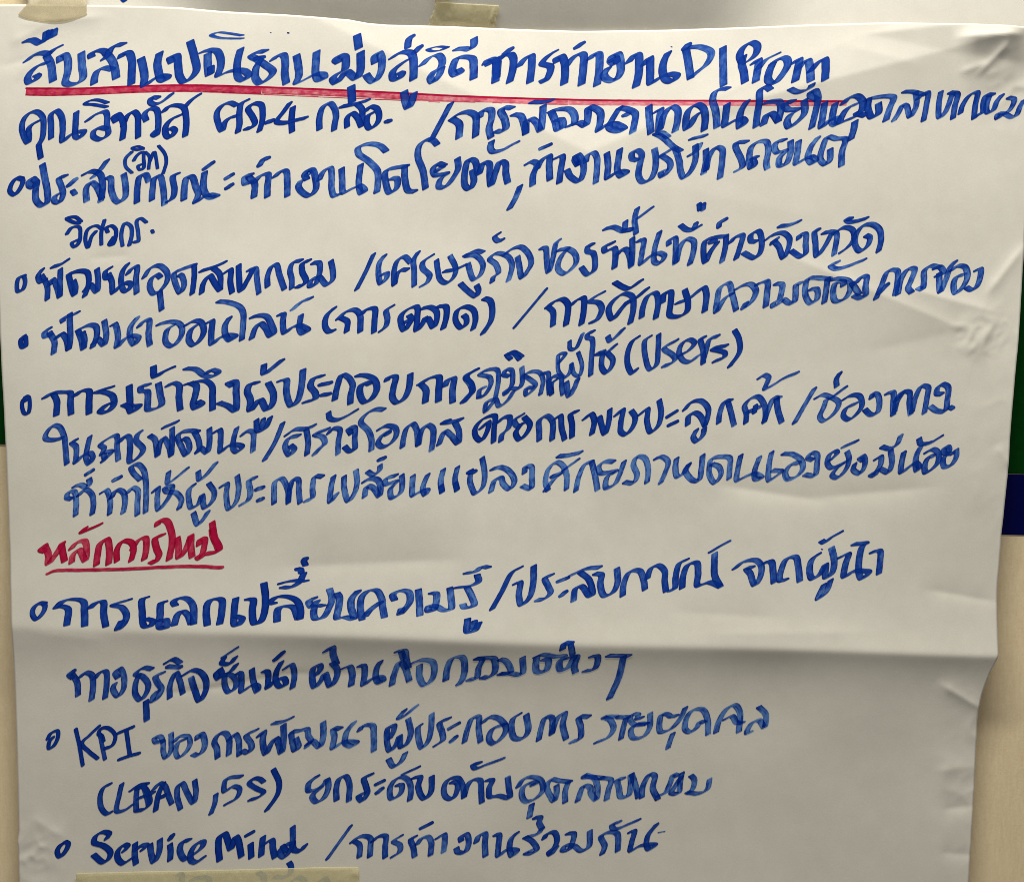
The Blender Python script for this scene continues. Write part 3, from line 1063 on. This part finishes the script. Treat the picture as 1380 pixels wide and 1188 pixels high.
135,345 50,405 95,460 95,520 40,605
150,570 190,560 250,460 240,410 160,385 220,350 300,350 310,430 285,580
150,570 160,510 200,490
275,585 215,610 205,685 260,620 290,590 315,640 380,600 430,525
375,225 430,205 500,245
410,262 380,230 430,215 480,265
395,400 355,390 370,350 415,350 425,430 415,480 360,530 365,545 410,500 470,500 500,460 500,330
515,390 570,365 640,370 670,430 650,545
515,395 570,430 610,470 570,530 535,550 535,500 590,490
665,380 710,375 715,460 720,540
775,430 740,460 740,545 720,440 760,400 815,410 820,480 830,545
n 2.9 1.5 38
w users
800,290 850,220 800,225 790,290 800,370 850,410 890,360 900,300 920,380 960,400 985,320 955,210
885,120 890,180 930,180 990,60
n 3.8 1.5 38
860,450 880,560 920,500 950,425
1075,40 1030,60 1030,90 1065,100 1060,280 1055,390
1255,150 1180,210 1105,220 1160,200
1150,220 1145,330 1180,370 1220,330 1235,270 1190,210
1195,80 1210,115 1250,90 1315,22
@ 820 430
w users
238,145 190,180 155,270 155,370 190,435 225,405
335,140 295,170 295,290 335,405 385,370 400,260 405,125
550,170 450,235 520,290 540,320 500,360 445,378
570,295 650,250 695,190 660,165 600,190 570,260 600,330 650,345 725,295
775,145 745,160 765,250 765,355
765,340 790,250 820,160 885,135
955,212 840,240 940,270 940,300 855,340
1020,90 1055,160 1060,260 980,380
n 4 1.5 38
@ 40 560
w development
270,180 200,195 140,185 140,150 200,80 250,90 290,170 300,270 310,385
385,195 350,215 385,250 385,330 380,375 440,320 500,300 520,340 490,385 465,340 475,260 495,170
590,310 610,260 580,235 640,185 710,160 715,260 725,355
615,350 610,300 670,290 600,365
735,210 780,165 810,170 820,260 820,370 890,330 925,270 870,200 880,150 905,128
@ 200 550
20,220 60,250 80,380 100,290 130,240 175,310 190,380 200,270 200,160
240,108 130,155
410,190 350,180 270,195 245,230 280,320 310,375 340,320 315,250 290,245
380,190 410,250 420,320 400,355
400,350 430,320 480,355 500,290 500,165
545,190 585,175 590,270 590,350 640,310 690,290 765,310 720,350 690,320 700,230 720,160
765,215 800,185 850,190 855,270 850,345
880,95 890,180 950,160 990,75
935,90 925,150
w opportunity
1090,120 1030,270 945,415
@ 380 540
40,275 110,230 200,225 265,198
200,230 215,330 205,430
140,280 60,300 30,360 65,435 105,390 75,360
375,225 270,270 330,290 350,340 310,380 265,430
380,260 410,225 470,230 460,320 455,425
560,265 540,225 590,215 590,310 590,390 550,405 510,370
380,95 390,140 440,155 520,125 605,75
825,70 750,70 680,110 640,170 700,240 725,310 725,395
785,230 850,200 920,220 925,280 870,350 810,370 780,340 810,280 870,240
840,270 870,255
975,370 985,300 1010,220 1060,185 1090,230 1100,350
1105,355 1130,240 1180,195 1220,220 1225,300 1210,395
@ 560 530
w opportunity
372,208 290,230 220,235 270,220
320,235 350,300 345,400 290,340 240,305 190,410
w help
530,280 590,230 580,300 530,380 490,350 480,290 540,210 640,180 635,280 630,390
670,230 710,195 760,190 750,280 700,330 690,380
865,170 800,215 820,260 890,230
880,190 925,250 890,330 840,370 810,320 850,250
w action
1000,375 1000,300 1000,220 1060,180 1105,220 1105,370
1120,210 1170,180 1180,270 1205,370
1305,145 1255,165 1265,250 1265,350
@ 740 520
w meeting
285,265 340,225 365,280 345,385
365,300 405,250 420,300 450,385 480,300 490,190
540,235 595,190 580,290 580,370 620,390 680,320 695,250 665,200
730,230 795,185 790,280 820,370 880,320 905,220 890,115
960,245 1025,205
970,315 1030,288
w customer
1095,190 1150,130 1230,120 1285,180 1280,260 1260,320
1260,315 1220,240 1180,215 1130,240 1120,310
1190,355 1165,410 1190,445 1240,400 1255,340
@ 910 500
w customer
350,415 360,340 400,245 450,235
425,240 450,330 475,435
570,415 575,340 560,280 610,220 670,205 720,270 730,340 720,410
590,330 680,290
650,280 640,330
720,405 760,290 800,215 845,215
820,220 830,310 860,410
680,55 720,30 755,50 745,90 725,140 800,105 880,55 985,12
w channel
1125,140 1060,250 965,415
@ 1070 500
370,15 345,60 345,120
415,130 350,180 300,215
180,215 230,190 290,205 360,250 340,320 240,400 210,370 240,290 260,230
405,225 460,195 530,200 550,270 520,330 440,390 400,360 420,300 500,260
625,215 640,180 675,190 690,270 670,335 620,350 575,310
750,180 800,170 800,260 800,350
820,240 870,170 930,170 930,260 940,345
950,330 980,210 1030,120 1080,130 1070,220 1050,335
810,330 830,250 880,170
1190,185 1150,180 1160,130 1200,105 1240,130 1235,230 1215,320 1150,320 1100,285
1258,292 1275,300
@ 70 620
w change
165,310 130,300 140,260 190,250 205,330 200,440
225,280 280,235 330,270 345,350 335,430
190,210 240,195 290,215 315,180 310,150
335,80 290,110
410,260 450,240 480,330 475,430
490,300 530,240 580,250 600,320 585,420
560,135 510,158
620,260 660,220 700,240 700,340 700,435
720,155 660,90 650,50 700,30 745,70 765,150 770,280 765,415
830,250 865,220 860,300 870,395 930,330 970,260 980,210 920,220 935,250 1010,260 1055,320 1035,385
950,95 945,180 1010,140 1100,65
w entrepreneur
1155,195 1115,240 1115,330 1130,380 1190,350 1220,280 1240,380 1300,330 1320,260 1275,185
1150,425 1185,515 1230,470 1265,415
1190,90 1200,155 1250,120 1330,22
@ 240 610
w entrepreneur
355,270 400,250 395,340 415,450 470,400 495,290 485,185
630,200 580,220 590,320 570,380 515,415
690,278 640,292
685,370 655,380
780,405 780,320 790,230 840,205 890,290 895,400
895,400 910,280 940,210 975,215 980,300 990,400
1170,190 1110,190 1090,280 1090,360 1035,385
@ 420 600
w change
180,250 160,340 155,450 205,390
265,250 265,340 300,445 350,380 370,290 360,200
425,290 480,265 540,280 560,340 550,405 500,340 450,330 430,410
455,210 500,235 550,200 555,160
590,100 548,115
685,240 600,270 600,310 690,290 640,350 650,420 720,380 735,300 730,240
820,245 815,330 820,400 880,370 940,360 920,395 900,350 915,290 940,235
1065,195 1045,290 1055,375
*1.02 1048,325 1055,368
1180,175 1160,270 1175,360
*1.02 1164,302 1176,352
@ 580 600
w change
330,200 320,280 340,350 360,385 420,340 440,240 420,100
310,215 360,210
500,190 570,175 640,210 680,290 640,350 590,310 570,260 520,280 490,370
760,220 770,170 815,170 820,260 815,345 745,325
w potential
985,250 1050,225
950,360 930,290 960,180 1020,135 1070,160 1100,230 1100,350
930,360 1000,270 1050,230
1190,115 1080,195
1035,85 1110,80 1215,55
@ 730 590
275,425 300,310 350,210 400,190
405,190 430,300 450,415
580,190 510,190 460,230 475,280 600,268 530,310 520,400 590,370 630,290 665,190
670,355 740,360 770,300 740,210 770,150 830,160 860,250 850,355
920,165 970,150 1020,190 1000,270 960,360
1090,165 1080,230 1095,310 1140,290 1190,210
1185,215 1160,260 1220,340 1270,340 1290,250 1300,140
@ 910 580
w self
300,270 350,290 370,350 320,420 280,370 275,290 290,230 360,210 440,220 440,300 435,385
530,200 510,290 500,400 570,370 640,345 700,380 650,390 640,340 680,215
780,175 760,270 760,400 810,370 860,330 790,320
875,185 950,190 1020,240 1030,310 980,370 910,390 890,340 940,270 1000,260
1110,235 1075,220 1100,180 1145,190 1145,280 1130,360 1050,355
@ 1090 570
w small
170,300 230,240 220,225 170,250 150,320 180,360 300,310 220,370 190,420 230,440 300,370 325,290 310,230
385,145 280,190
435,300 410,280 440,265 455,310 440,370 410,405 360,375 370,330
540,290 580,270 580,330 540,390 500,415 530,420 570,370 640,395 670,320 660,220
590,190 650,205 710,170 740,100
765,235 750,310 745,395 810,350 860,320 890,350 870,380 860,330 870,250 900,190
1065,105 980,155 900,165 888,125
945,235 1000,210 1040,240 1040,310 990,370 940,395 935,330 970,270 1005,265
1155,245 1090,240 1090,200 1120,190 1130,220 1080,290 1090,350 1140,340 1185,270 1185,215
r
n 4.6 1.5 35
@ 50 690
w redheading
75,265 35,300 65,310
75,280 100,340 100,410 150,350 215,245
205,260 230,390
285,290 330,240 395,230 410,300 400,385 350,300 300,340 290,400
490,420 500,330 520,250 575,215 595,300 590,410
655,390 655,300 700,230 770,240 790,300 770,385
780,290 830,220 885,205 890,300 875,375
1025,180 965,205 975,290 995,340 960,400 930,395
980,100 990,70 1050,65 1090,140 1100,230 1075,375
520,95 440,130 370,155 400,125
n 2.4 1.8 30
u
95,492 150,470 400,462 700,455 1000,440 1200,433 1400,437 1450,442 1502,442
n 4.6 1.5 35
@ 170 680
w redheading
420,265 430,330 435,420 480,370 515,290 530,245 530,330 540,415
595,320 605,275 640,275 635,340 620,390 585,415 600,430 640,395 700,385 760,360 720,260 700,140
700,190 705,240 755,360
n 3.6 1.5 33
k
@ 30 760
b
200,310 150,310 105,350 100,400 130,435 180,390 200,330 190,315
n 4.6 1.5 20
w exchange
290,345 340,295 430,275 510,295 520,380 525,485
330,330 385,350 380,480
565,345 610,305 670,295 675,390 695,490
880,278 750,322 820,340 860,400 840,470 790,515 820,450
1020,260 985,275 985,370 1005,490 1050,490 1075,450 1020,430
1165,295 1135,310 1130,400 1130,500 1180,500 1180,440 1130,440
@ 210 750
w exchange
170,385 155,360 190,330 260,330 310,380 320,470 320,530
300,530 270,460 230,430 190,460 165,540
430,540 420,440 430,370 460,340 540,340 545,430 530,530
655,330 645,420 650,540 680,540 710,490 660,470
750,335 795,340 790,430 810,530 860,510 890,430 895,330 880,210
965,370 930,365 980,320 1070,315 1150,350 1180,430 1175,490
1160,490 1120,400 1060,390 1000,410 990,510
1015,210 1100,190 1170,190 1100,240 1030,240
1200,130 1180,190 1220,190
1150,95 1175,100 1180,120
1215,10 1200,30 1212,60
@ 400 750
w knowledge
150,325 105,355 130,395 170,350
220,388 160,390 145,450 160,490 220,480 270,400 290,330 270,255
330,290 350,320 345,400 335,485 400,475 470,490 445,400 450,330 500,270
560,470 600,420 680,360
535,495 520,400 530,320 580,270 650,265 690,330 700,400 715,475
795,340 780,300 850,265 910,280 920,350 880,410 840,450 850,410
985,260 995,350 1000,460
1090,285 1130,290 1130,360 1110,420 1065,425 1070,390 1130,390 1190,420 1250,410 1250,330 1240,245
@ 540 750
w knowledge
710,80 660,75 600,115 530,125
620,140 630,190 570,225 450,242
540,240 580,320 595,380 520,400 505,375
545,490 540,590 600,580 635,520
600,510 590,560
n 4.4 1.5 33
w experience
970,80 900,120 820,270 740,410
925,210 965,200 955,300 975,375 1040,320 1070,210 1075,70
1220,140 1165,165 1190,230 1210,280 1160,330 1100,340
1345,165 1275,190
1330,275 1295,305
@ 740 730
w experience
405,200 300,210 175,262
250,240 320,300 345,420 320,425 260,350 210,370 195,465
370,250 420,260 410,330 440,425 510,400 550,320 545,210
590,425 600,330 650,235 730,230 760,300 770,375
790,290 820,210 880,185 930,230 930,310 940,390
1110,140 1050,170 1020,270 1010,370 970,385
1070,365 1080,270 1120,180 1190,165 1200,250 1195,345 1290,320 1380,355
1375,350 1335,270 1335,90
1305,75 1380,30 1445,-5
@ 970 710
w leader
115,330 190,275 290,265 330,310 320,400 275,460 240,370 210,330 260,320
355,285 410,275 425,350 430,440
530,420 480,425 495,330 540,250 610,240 630,320 640,430
795,215 740,260 720,350 740,410 800,380 850,300 850,400 900,370 920,270 900,165
820,110 840,120 900,80 975,40
835,460 785,570 850,520 890,425
970,240 1035,215 1010,300 1000,395 1080,350 1150,350 1200,360 1140,410 1120,370 1120,270 1150,150 1180,130 1080,135
1225,200 1290,190 1290,280 1280,370
n 4.2 1.4 35
@ 80 860
w business
125,255 85,290 110,310
110,280 150,350 155,455
170,310 220,270 270,290 280,370 265,490
290,320 340,265 385,260 390,360 375,475
480,310 460,270 500,235 530,300 525,400 480,460 440,400 455,360
755,240 690,230 625,280 680,300 725,370 700,450 660,490 620,440 625,350 650,290
705,500 710,655
845,270 785,300 800,350 830,400 800,470 760,500 770,450 800,420
895,475 900,370 950,270 980,340 1000,440
870,190 930,160 985,190
885,220 985,225
1010,290 1080,250 1150,270 1190,340 1180,430 1135,500 1100,420 1070,310
@ 270 860
w leading
165,240 130,280 150,320 180,280 170,250
200,290 200,380 230,430 280,400 290,340 250,290 180,290
295,205 250,260 200,285
300,70 240,110 195,140
200,150 180,190 240,200 290,145
305,275 330,280 335,350 335,425 400,385 440,370 470,390 460,425 430,340 420,245
515,260 545,265 550,350 545,395 600,340 680,320 690,370 640,385 610,330 620,260 660,185
675,105 610,165
685,240 740,205 760,250 760,320 745,395
n 4.5 1.4 31
w through
940,290 975,240 970,210 920,230 905,300 925,390 980,330 1010,280 1050,380 1090,340 1110,250 1070,190
1020,95 1075,60 1080,120 1105,200
1160,235 1210,220 1230,280 1220,375
@ 450 850
210,275 245,275 250,350 240,430 310,380 390,370 400,400 360,410 340,370 350,290 380,240
w activity
470,430 490,340 540,240 580,290 610,395
515,155 575,150 590,230 605,290
550,160 565,210
640,250 710,225 800,240 815,300 790,390 730,430 695,370 695,270
905,390 920,290 960,210 1040,200 1060,290 1040,380 1010,425
1150,210 1200,215 1170,290 1155,370 1090,385
@ 640 850
w activity
60,365 110,365 160,320 155,210 100,205 20,210
205,215 250,230 290,320 200,335 280,330 380,335 385,200
500,190 490,270 500,315 570,310 590,220 550,215
490,195 540,175 640,190 720,190 680,240 690,300 740,290 800,190
740,205 820,190 800,270 810,320
705,130 720,80 775,80
770,90 785,170
935,190 985,190 965,290 885,310
1070,183 1240,187
1195,190 1160,360 1085,535
n 2.7 1.4 35
@ 50 950
b
85,270 110,225 165,205 170,250 130,330 95,345 100,290 130,255
n 2.6 1.9 40
w indicator
315,190 340,300 370,480
505,165 430,235 365,305 420,370 490,425
540,285 525,240 500,230 520,185 580,180 635,240 610,320 550,345
510,230 530,330 550,430
660,220 780,170
725,200 750,390
665,435 750,405 825,385
n 3.6 1.5 36
w entrepreneurgroup
1020,290 1000,250 950,260 960,295 1015,290 1020,370 1040,420 1080,370 1085,300 1085,225
1110,290 1150,250 1220,250 1235,310 1190,390 1140,420 1120,370 1140,300 1200,270
n 4.3 1.4 36
@ 250 950
95,270 100,240 130,230 155,310 130,380 90,405 60,395
w entrepreneurgroup
255,425 250,350 230,300 270,230 320,225 350,280 345,400
350,280 400,235 425,280 430,405
570,200 490,245 525,310 530,350 500,385 455,370
590,250 630,215 620,290 645,395 690,310 730,270 770,385 790,290 790,160
855,102 780,135 710,145
860,215 910,210 980,195 990,250 1010,290 975,340
850,230 860,300 880,370 910,340 890,270
980,320 1020,290 1080,340 1110,260 1110,140
@ 440 940
w entrepreneurgroup
110,250 55,250 60,320 50,410 130,360 240,365 200,395 150,370 160,280 220,200
265,265 290,230 370,225 380,300 380,430
510,330 540,270 545,225 500,240 485,310 510,430 560,380 590,310 600,400 640,380 680,290 660,170
630,100 585,160 620,150 725,65
500,500 540,560 600,520 635,450
760,220 740,240 740,310 770,405 820,350 845,250 850,130
990,165 915,200 935,280 940,340 880,385
1065,205 995,245
1045,315 1010,350
@ 620 930
w entrepreneurgroup
35,415 60,310 100,220 150,210 150,300 165,410
185,255 240,210 310,220 370,290 350,360 270,425 235,390 260,310 360,270
480,185 430,220 415,300 440,380 510,380 550,320 535,190
635,395 660,280 690,210 740,210 740,345
740,345 790,210 845,175 830,270 855,385
1040,205 960,210 975,290 970,380 900,410
n 4 1.4 33
@ 810 930
w individual
-40,415 60,370 100,300 70,230 20,210 120,205
135,210 220,210
200,220 180,290 160,385
330,215 290,220 300,190 250,190 235,230 270,270 370,265 280,270 240,320 260,380 340,370 390,300 395,180
610,200 560,205 540,190 490,190 470,280 480,330 560,310 640,220 680,135
580,345 560,400 540,465
830,255 800,250 770,300 720,335 680,310 690,220 740,155 820,150 860,230 865,350
930,335 950,250 1020,140 1080,115 1120,170 1115,330
1000,230 1060,205 1095,255 1145,258
1275,130 1330,190 1320,295 1280,240 1220,260 1180,340 1210,335
n 3.8 1.5 38
@ 120 1020
w lean
170,215 120,240 90,310 100,410 140,455 175,445
265,215 245,300 225,435 290,425 345,385
390,230 380,330 380,430
340,265 400,225 470,215
390,250 440,240 480,300 490,370 440,420 390,430
400,330 520,285
440,220 470,330 480,380
520,260 570,210 610,230 640,310 665,375
600,210 560,300 535,430
560,330 610,310
735,420 710,320 715,240 750,210 790,290 840,370 860,290 850,190
1020,305 1010,380 980,460
1225,160 1160,165 1100,185 1090,280 1160,240 1210,260 1190,330 1100,385
@ 290 1010
w lean
385,265 350,240 300,240 270,275 330,320 385,350 340,390 275,410
465,165 510,270 500,360 410,495
n 4.0 1.5 33
w raise_
820,220 750,280 750,340 800,330 880,280 900,245 910,310 870,400 810,430 780,380 850,310
975,415 975,310 1000,240 1050,220 1080,280 1075,420
1260,205 1200,235 1215,300 1225,360 1180,420 1155,380 1200,360
1355,258 1300,285
1345,320 1305,355
@ 480 1010
330,290 365,290 360,350 320,390 280,400 270,320 310,250 380,225 430,270 440,350 430,410
500,145 380,200
465,230 515,225 500,300 520,370 550,400 600,350 610,220
w raise_
770,265 815,270 810,350 770,400 720,380 710,300 750,240 820,230 860,290 870,385
870,385 900,290 940,245 1000,245 1010,330 1015,425
1000,105 945,120 960,150 1060,115 1185,68
1060,245 1100,245 1075,310 1080,380 1150,370 1240,385 1235,310 1225,220
@ 680 1010
w raisegroup
110,295 150,235 220,215 290,240 310,320 250,390 170,415 140,370 150,300 220,260 260,265 225,280
220,440 200,545
530,255 440,245 380,235 340,290 370,370 400,410 420,350 420,285
515,255 490,330 490,420
w raisegroup
790,225 700,215 650,200 640,215 720,220 750,290 740,400 700,350 690,300 640,290 590,410
780,225 860,240 840,320 825,400
960,230 915,240 925,310 940,380 1000,370 1020,290 1020,200
1030,195 1060,290 1080,385
1110,385 1120,290 1180,195 1215,210 1200,310 1240,400
@ 780 1010
640,375 700,350 740,270 770,200 800,210
835,190 820,270 810,350 750,350 770,310 830,220
910,210 935,240 930,300 900,345 880,345 970,355 1040,320 1060,240
@ 60 1068
n 3.4 1.5 33
b
170,395 120,430 100,480 120,515 160,480 190,410 165,395
n 4.4 1.5 38
w service
500,370 520,330 470,315 410,350 400,400 480,430 530,480 510,540 470,560 395,500
640,470 670,430 640,420 590,470 590,530 630,570 700,530
730,410 725,490 735,575
740,460 770,430 820,425 790,460
850,420 860,500 880,560 920,490 930,380
1030,345 1010,375
1010,420 1015,490 1010,545
1165,385 1110,400 1090,470 1130,540 1200,500 1270,440 1280,400 1230,410 1180,480 1180,550 1220,565 1280,525
@ 240 1068
w mind
330,550 320,440 330,360 370,335 400,400 420,460 460,360 480,390 505,520
595,325 550,350
580,420 585,530
680,365 670,440 665,515
680,430 750,390 760,460 775,530
910,420 860,430 810,490 850,530 900,470 920,390 920,285
920,410 930,470 980,480 1020,435
840,440 870,480
n 3 1.6 45
w together
1390,280 1200,545
@ 430 1068
n 4 1.5 35
260,410 310,370 370,360 410,380 410,450 405,525
285,405 320,430 320,530
430,400 480,360 535,360 530,440 530,530
660,355 600,400 650,430 650,480 590,525
775,360 740,380 760,450 770,520
790,420 830,370 880,360 905,400 900,505
905,250 825,290
955,370 1010,340 1015,400 1005,480
1150,390 1145,360 1190,335 1210,400 1180,480 1120,480 1110,450
@ 620 1068
w together
130,400 150,350 200,330 200,420 205,510
285,340 315,340 310,430 310,510 380,460 460,470 420,510 400,450 415,370 460,325
660,290 630,330 525,362
605,200 650,200 640,240 665,290
530,360 590,400 620,460 580,490 530,490 580,465
680,370 700,335 760,320 785,370 770,430 720,480 730,500 780,440
870,330 920,330 910,400 880,460 830,465 850,430 920,430 980,470 1040,440 1050,310
@ 700 1068
w together
670,495 690,430 660,355 720,320 790,330 800,380 795,470
965,220 870,260 800,290 760,290 750,260 810,235
895,320 930,310 910,400 900,470 980,430 1100,425 1050,460 1030,430 1040,350 1110,258
n 0.9 0.6 30
1125,325 1178,315
k
n 4 1.5 35
@ 240 1068
w covered
-10,665 20,665 25,720 30,800
100,710 170,692 240,700 250,770
w covered
645,655 680,680 690,760
890,575 905,600 900,660 850,695 780,690
920,720 960,698 1010,720 1020,800
1140,730 1180,705 1220,800
"""
for w in parse(STROKES):
    w.build(sheet)

# the tip of a blue letter on the upper sheet
dot = Word('handwritten_mark', MAT_BLUE)
dot.add(sweep([(159, -14), (163, -3), (166, -1), (172, -12)], 2.4, 1.3, 30, 0.97, 0.0, 0.1))
dot.build(upper, upper_height)
# tiny pen ticks on the sheet
for tx, ty, tr0 in ((364, 43.4, 0.45), (387.5, 43.6, 0.9), (1106.5, 739.3, 0.7), (905, 61.5, 0.6)):
    tk = Word('pen_tick', MAT_BLUE)
    tk.add(sweep([(tx, ty), (tx + 1.2, ty + 0.3)], tr0, tr0 * 0.8, 0, 0.97, 0.0, 0.2))
    tk.build(sheet)

# ---------------------------------------------------------------- masking tape
def tape(name, quad, surf, lift, mat, nx, ny, seed, label, ragged=0.8, curl=None, thick=0.00022, bulge=0):
    q = [np.array(p, float) for p in quad]
    u = np.linspace(0, 1, nx)[None, :].repeat(ny, 0)
    v = np.linspace(0, 1, ny)[:, None].repeat(nx, 1)
    P = ((q[0] * (1 - u)[..., None] + q[1] * u[..., None]) * (1 - v)[..., None] + (q[3] * (1 - u)[..., None] + q[2] * u[..., None]) * v[..., None])
    x, y = P[..., 0], P[..., 1]
    e = (np.abs(u - 0.5) * 2) ** 12
    x = x + ragged * 2.2 * value_noise(y * 3, y * 0 + seed, 7.0, seed) * e
    if bulge: y = y + bulge * np.sin(np.pi * u) ** 0.7 * v
    y = y + 0.5 * value_noise(x, x * 0 + seed, 30.0, seed + 2) * (np.abs(v - 0.5) * 2) ** 10
    h = surf(x, y) + lift + 0.35 * np.abs(value_noise(x, y, 22, seed + 4)) + 0.15 * value_noise(x, y, 7, seed + 6)
    if curl is not None: h = h + curl(u, v)
    o = make_mesh(name, to_world(x.ravel(), y.ravel(), h.ravel()), grid_faces(nx, ny), mat)
    so = o.modifiers.new("thickness", 'SOLIDIFY'); so.thickness = thick; so.offset = 1
    tag(o, label, "tape")
    return o

tape("masking_tape", [(103, 1175.5), (482, 1169.5), (486, 1232), (101, 1236)], sheet_height, 1.5, MAT_TAPE, 190, 34, 7,
     "long yellowish masking tape strip along the bottom edge, over blue writing",
     curl=lambda u, v: 2.0 * np.exp(-((u - 0.012) / 0.03) ** 2 - (v / 0.16) ** 2) + 1.6 * np.exp(-((u - 0.995) / 0.02) ** 2 - ((v - 0.15) / 0.09) ** 2)
     + 0.9 * np.exp(-((u - 0.42) / 0.03) ** 2 - (v / 0.10) ** 2))
tape("masking_tape", [(588, 1.5), (673, 6.5), (660, 60), (566, 60)], upper_height, 1.2, MAT_TAPE, 60, 40, 17,
     "short olive masking tape piece at the top centre, tucked behind the sheet edge",
     curl=lambda u, v: 1.2 * np.exp(-((u - 0.93) / 0.03) ** 2 - ((v - 0.25) / 0.2) ** 2))
tape("masking_tape", [(588, -40), (618, -40), (608, 1), (586, 5)], upper_height, 3.0, MAT_TAPE_PALE, 20, 30, 23,
     "folded pale tape end above the olive tape piece at the top centre")
def drape(x, y):
    a = sheet_height(x, y); b = upper_height(x, y) + 6
    m = sstep(-6, 9, y)
    return a * m + np.minimum(a, b) * (1 - m)
tape("masking_tape", [(66, -30), (115, -30), (118, 20), (24, 20)], drape, 0.5, MAT_TAPE_PALE, 60, 50, 29,
     "pale crumpled masking tape over the top left corner of the sheet", ragged=1.0, bulge=11,
     curl=lambda u, v: 0.8 * np.sin(np.pi * np.clip(u, 0, 1)) * sstep(0.55, 0.9, v) * (1 - sstep(0.93, 1.0, v)))
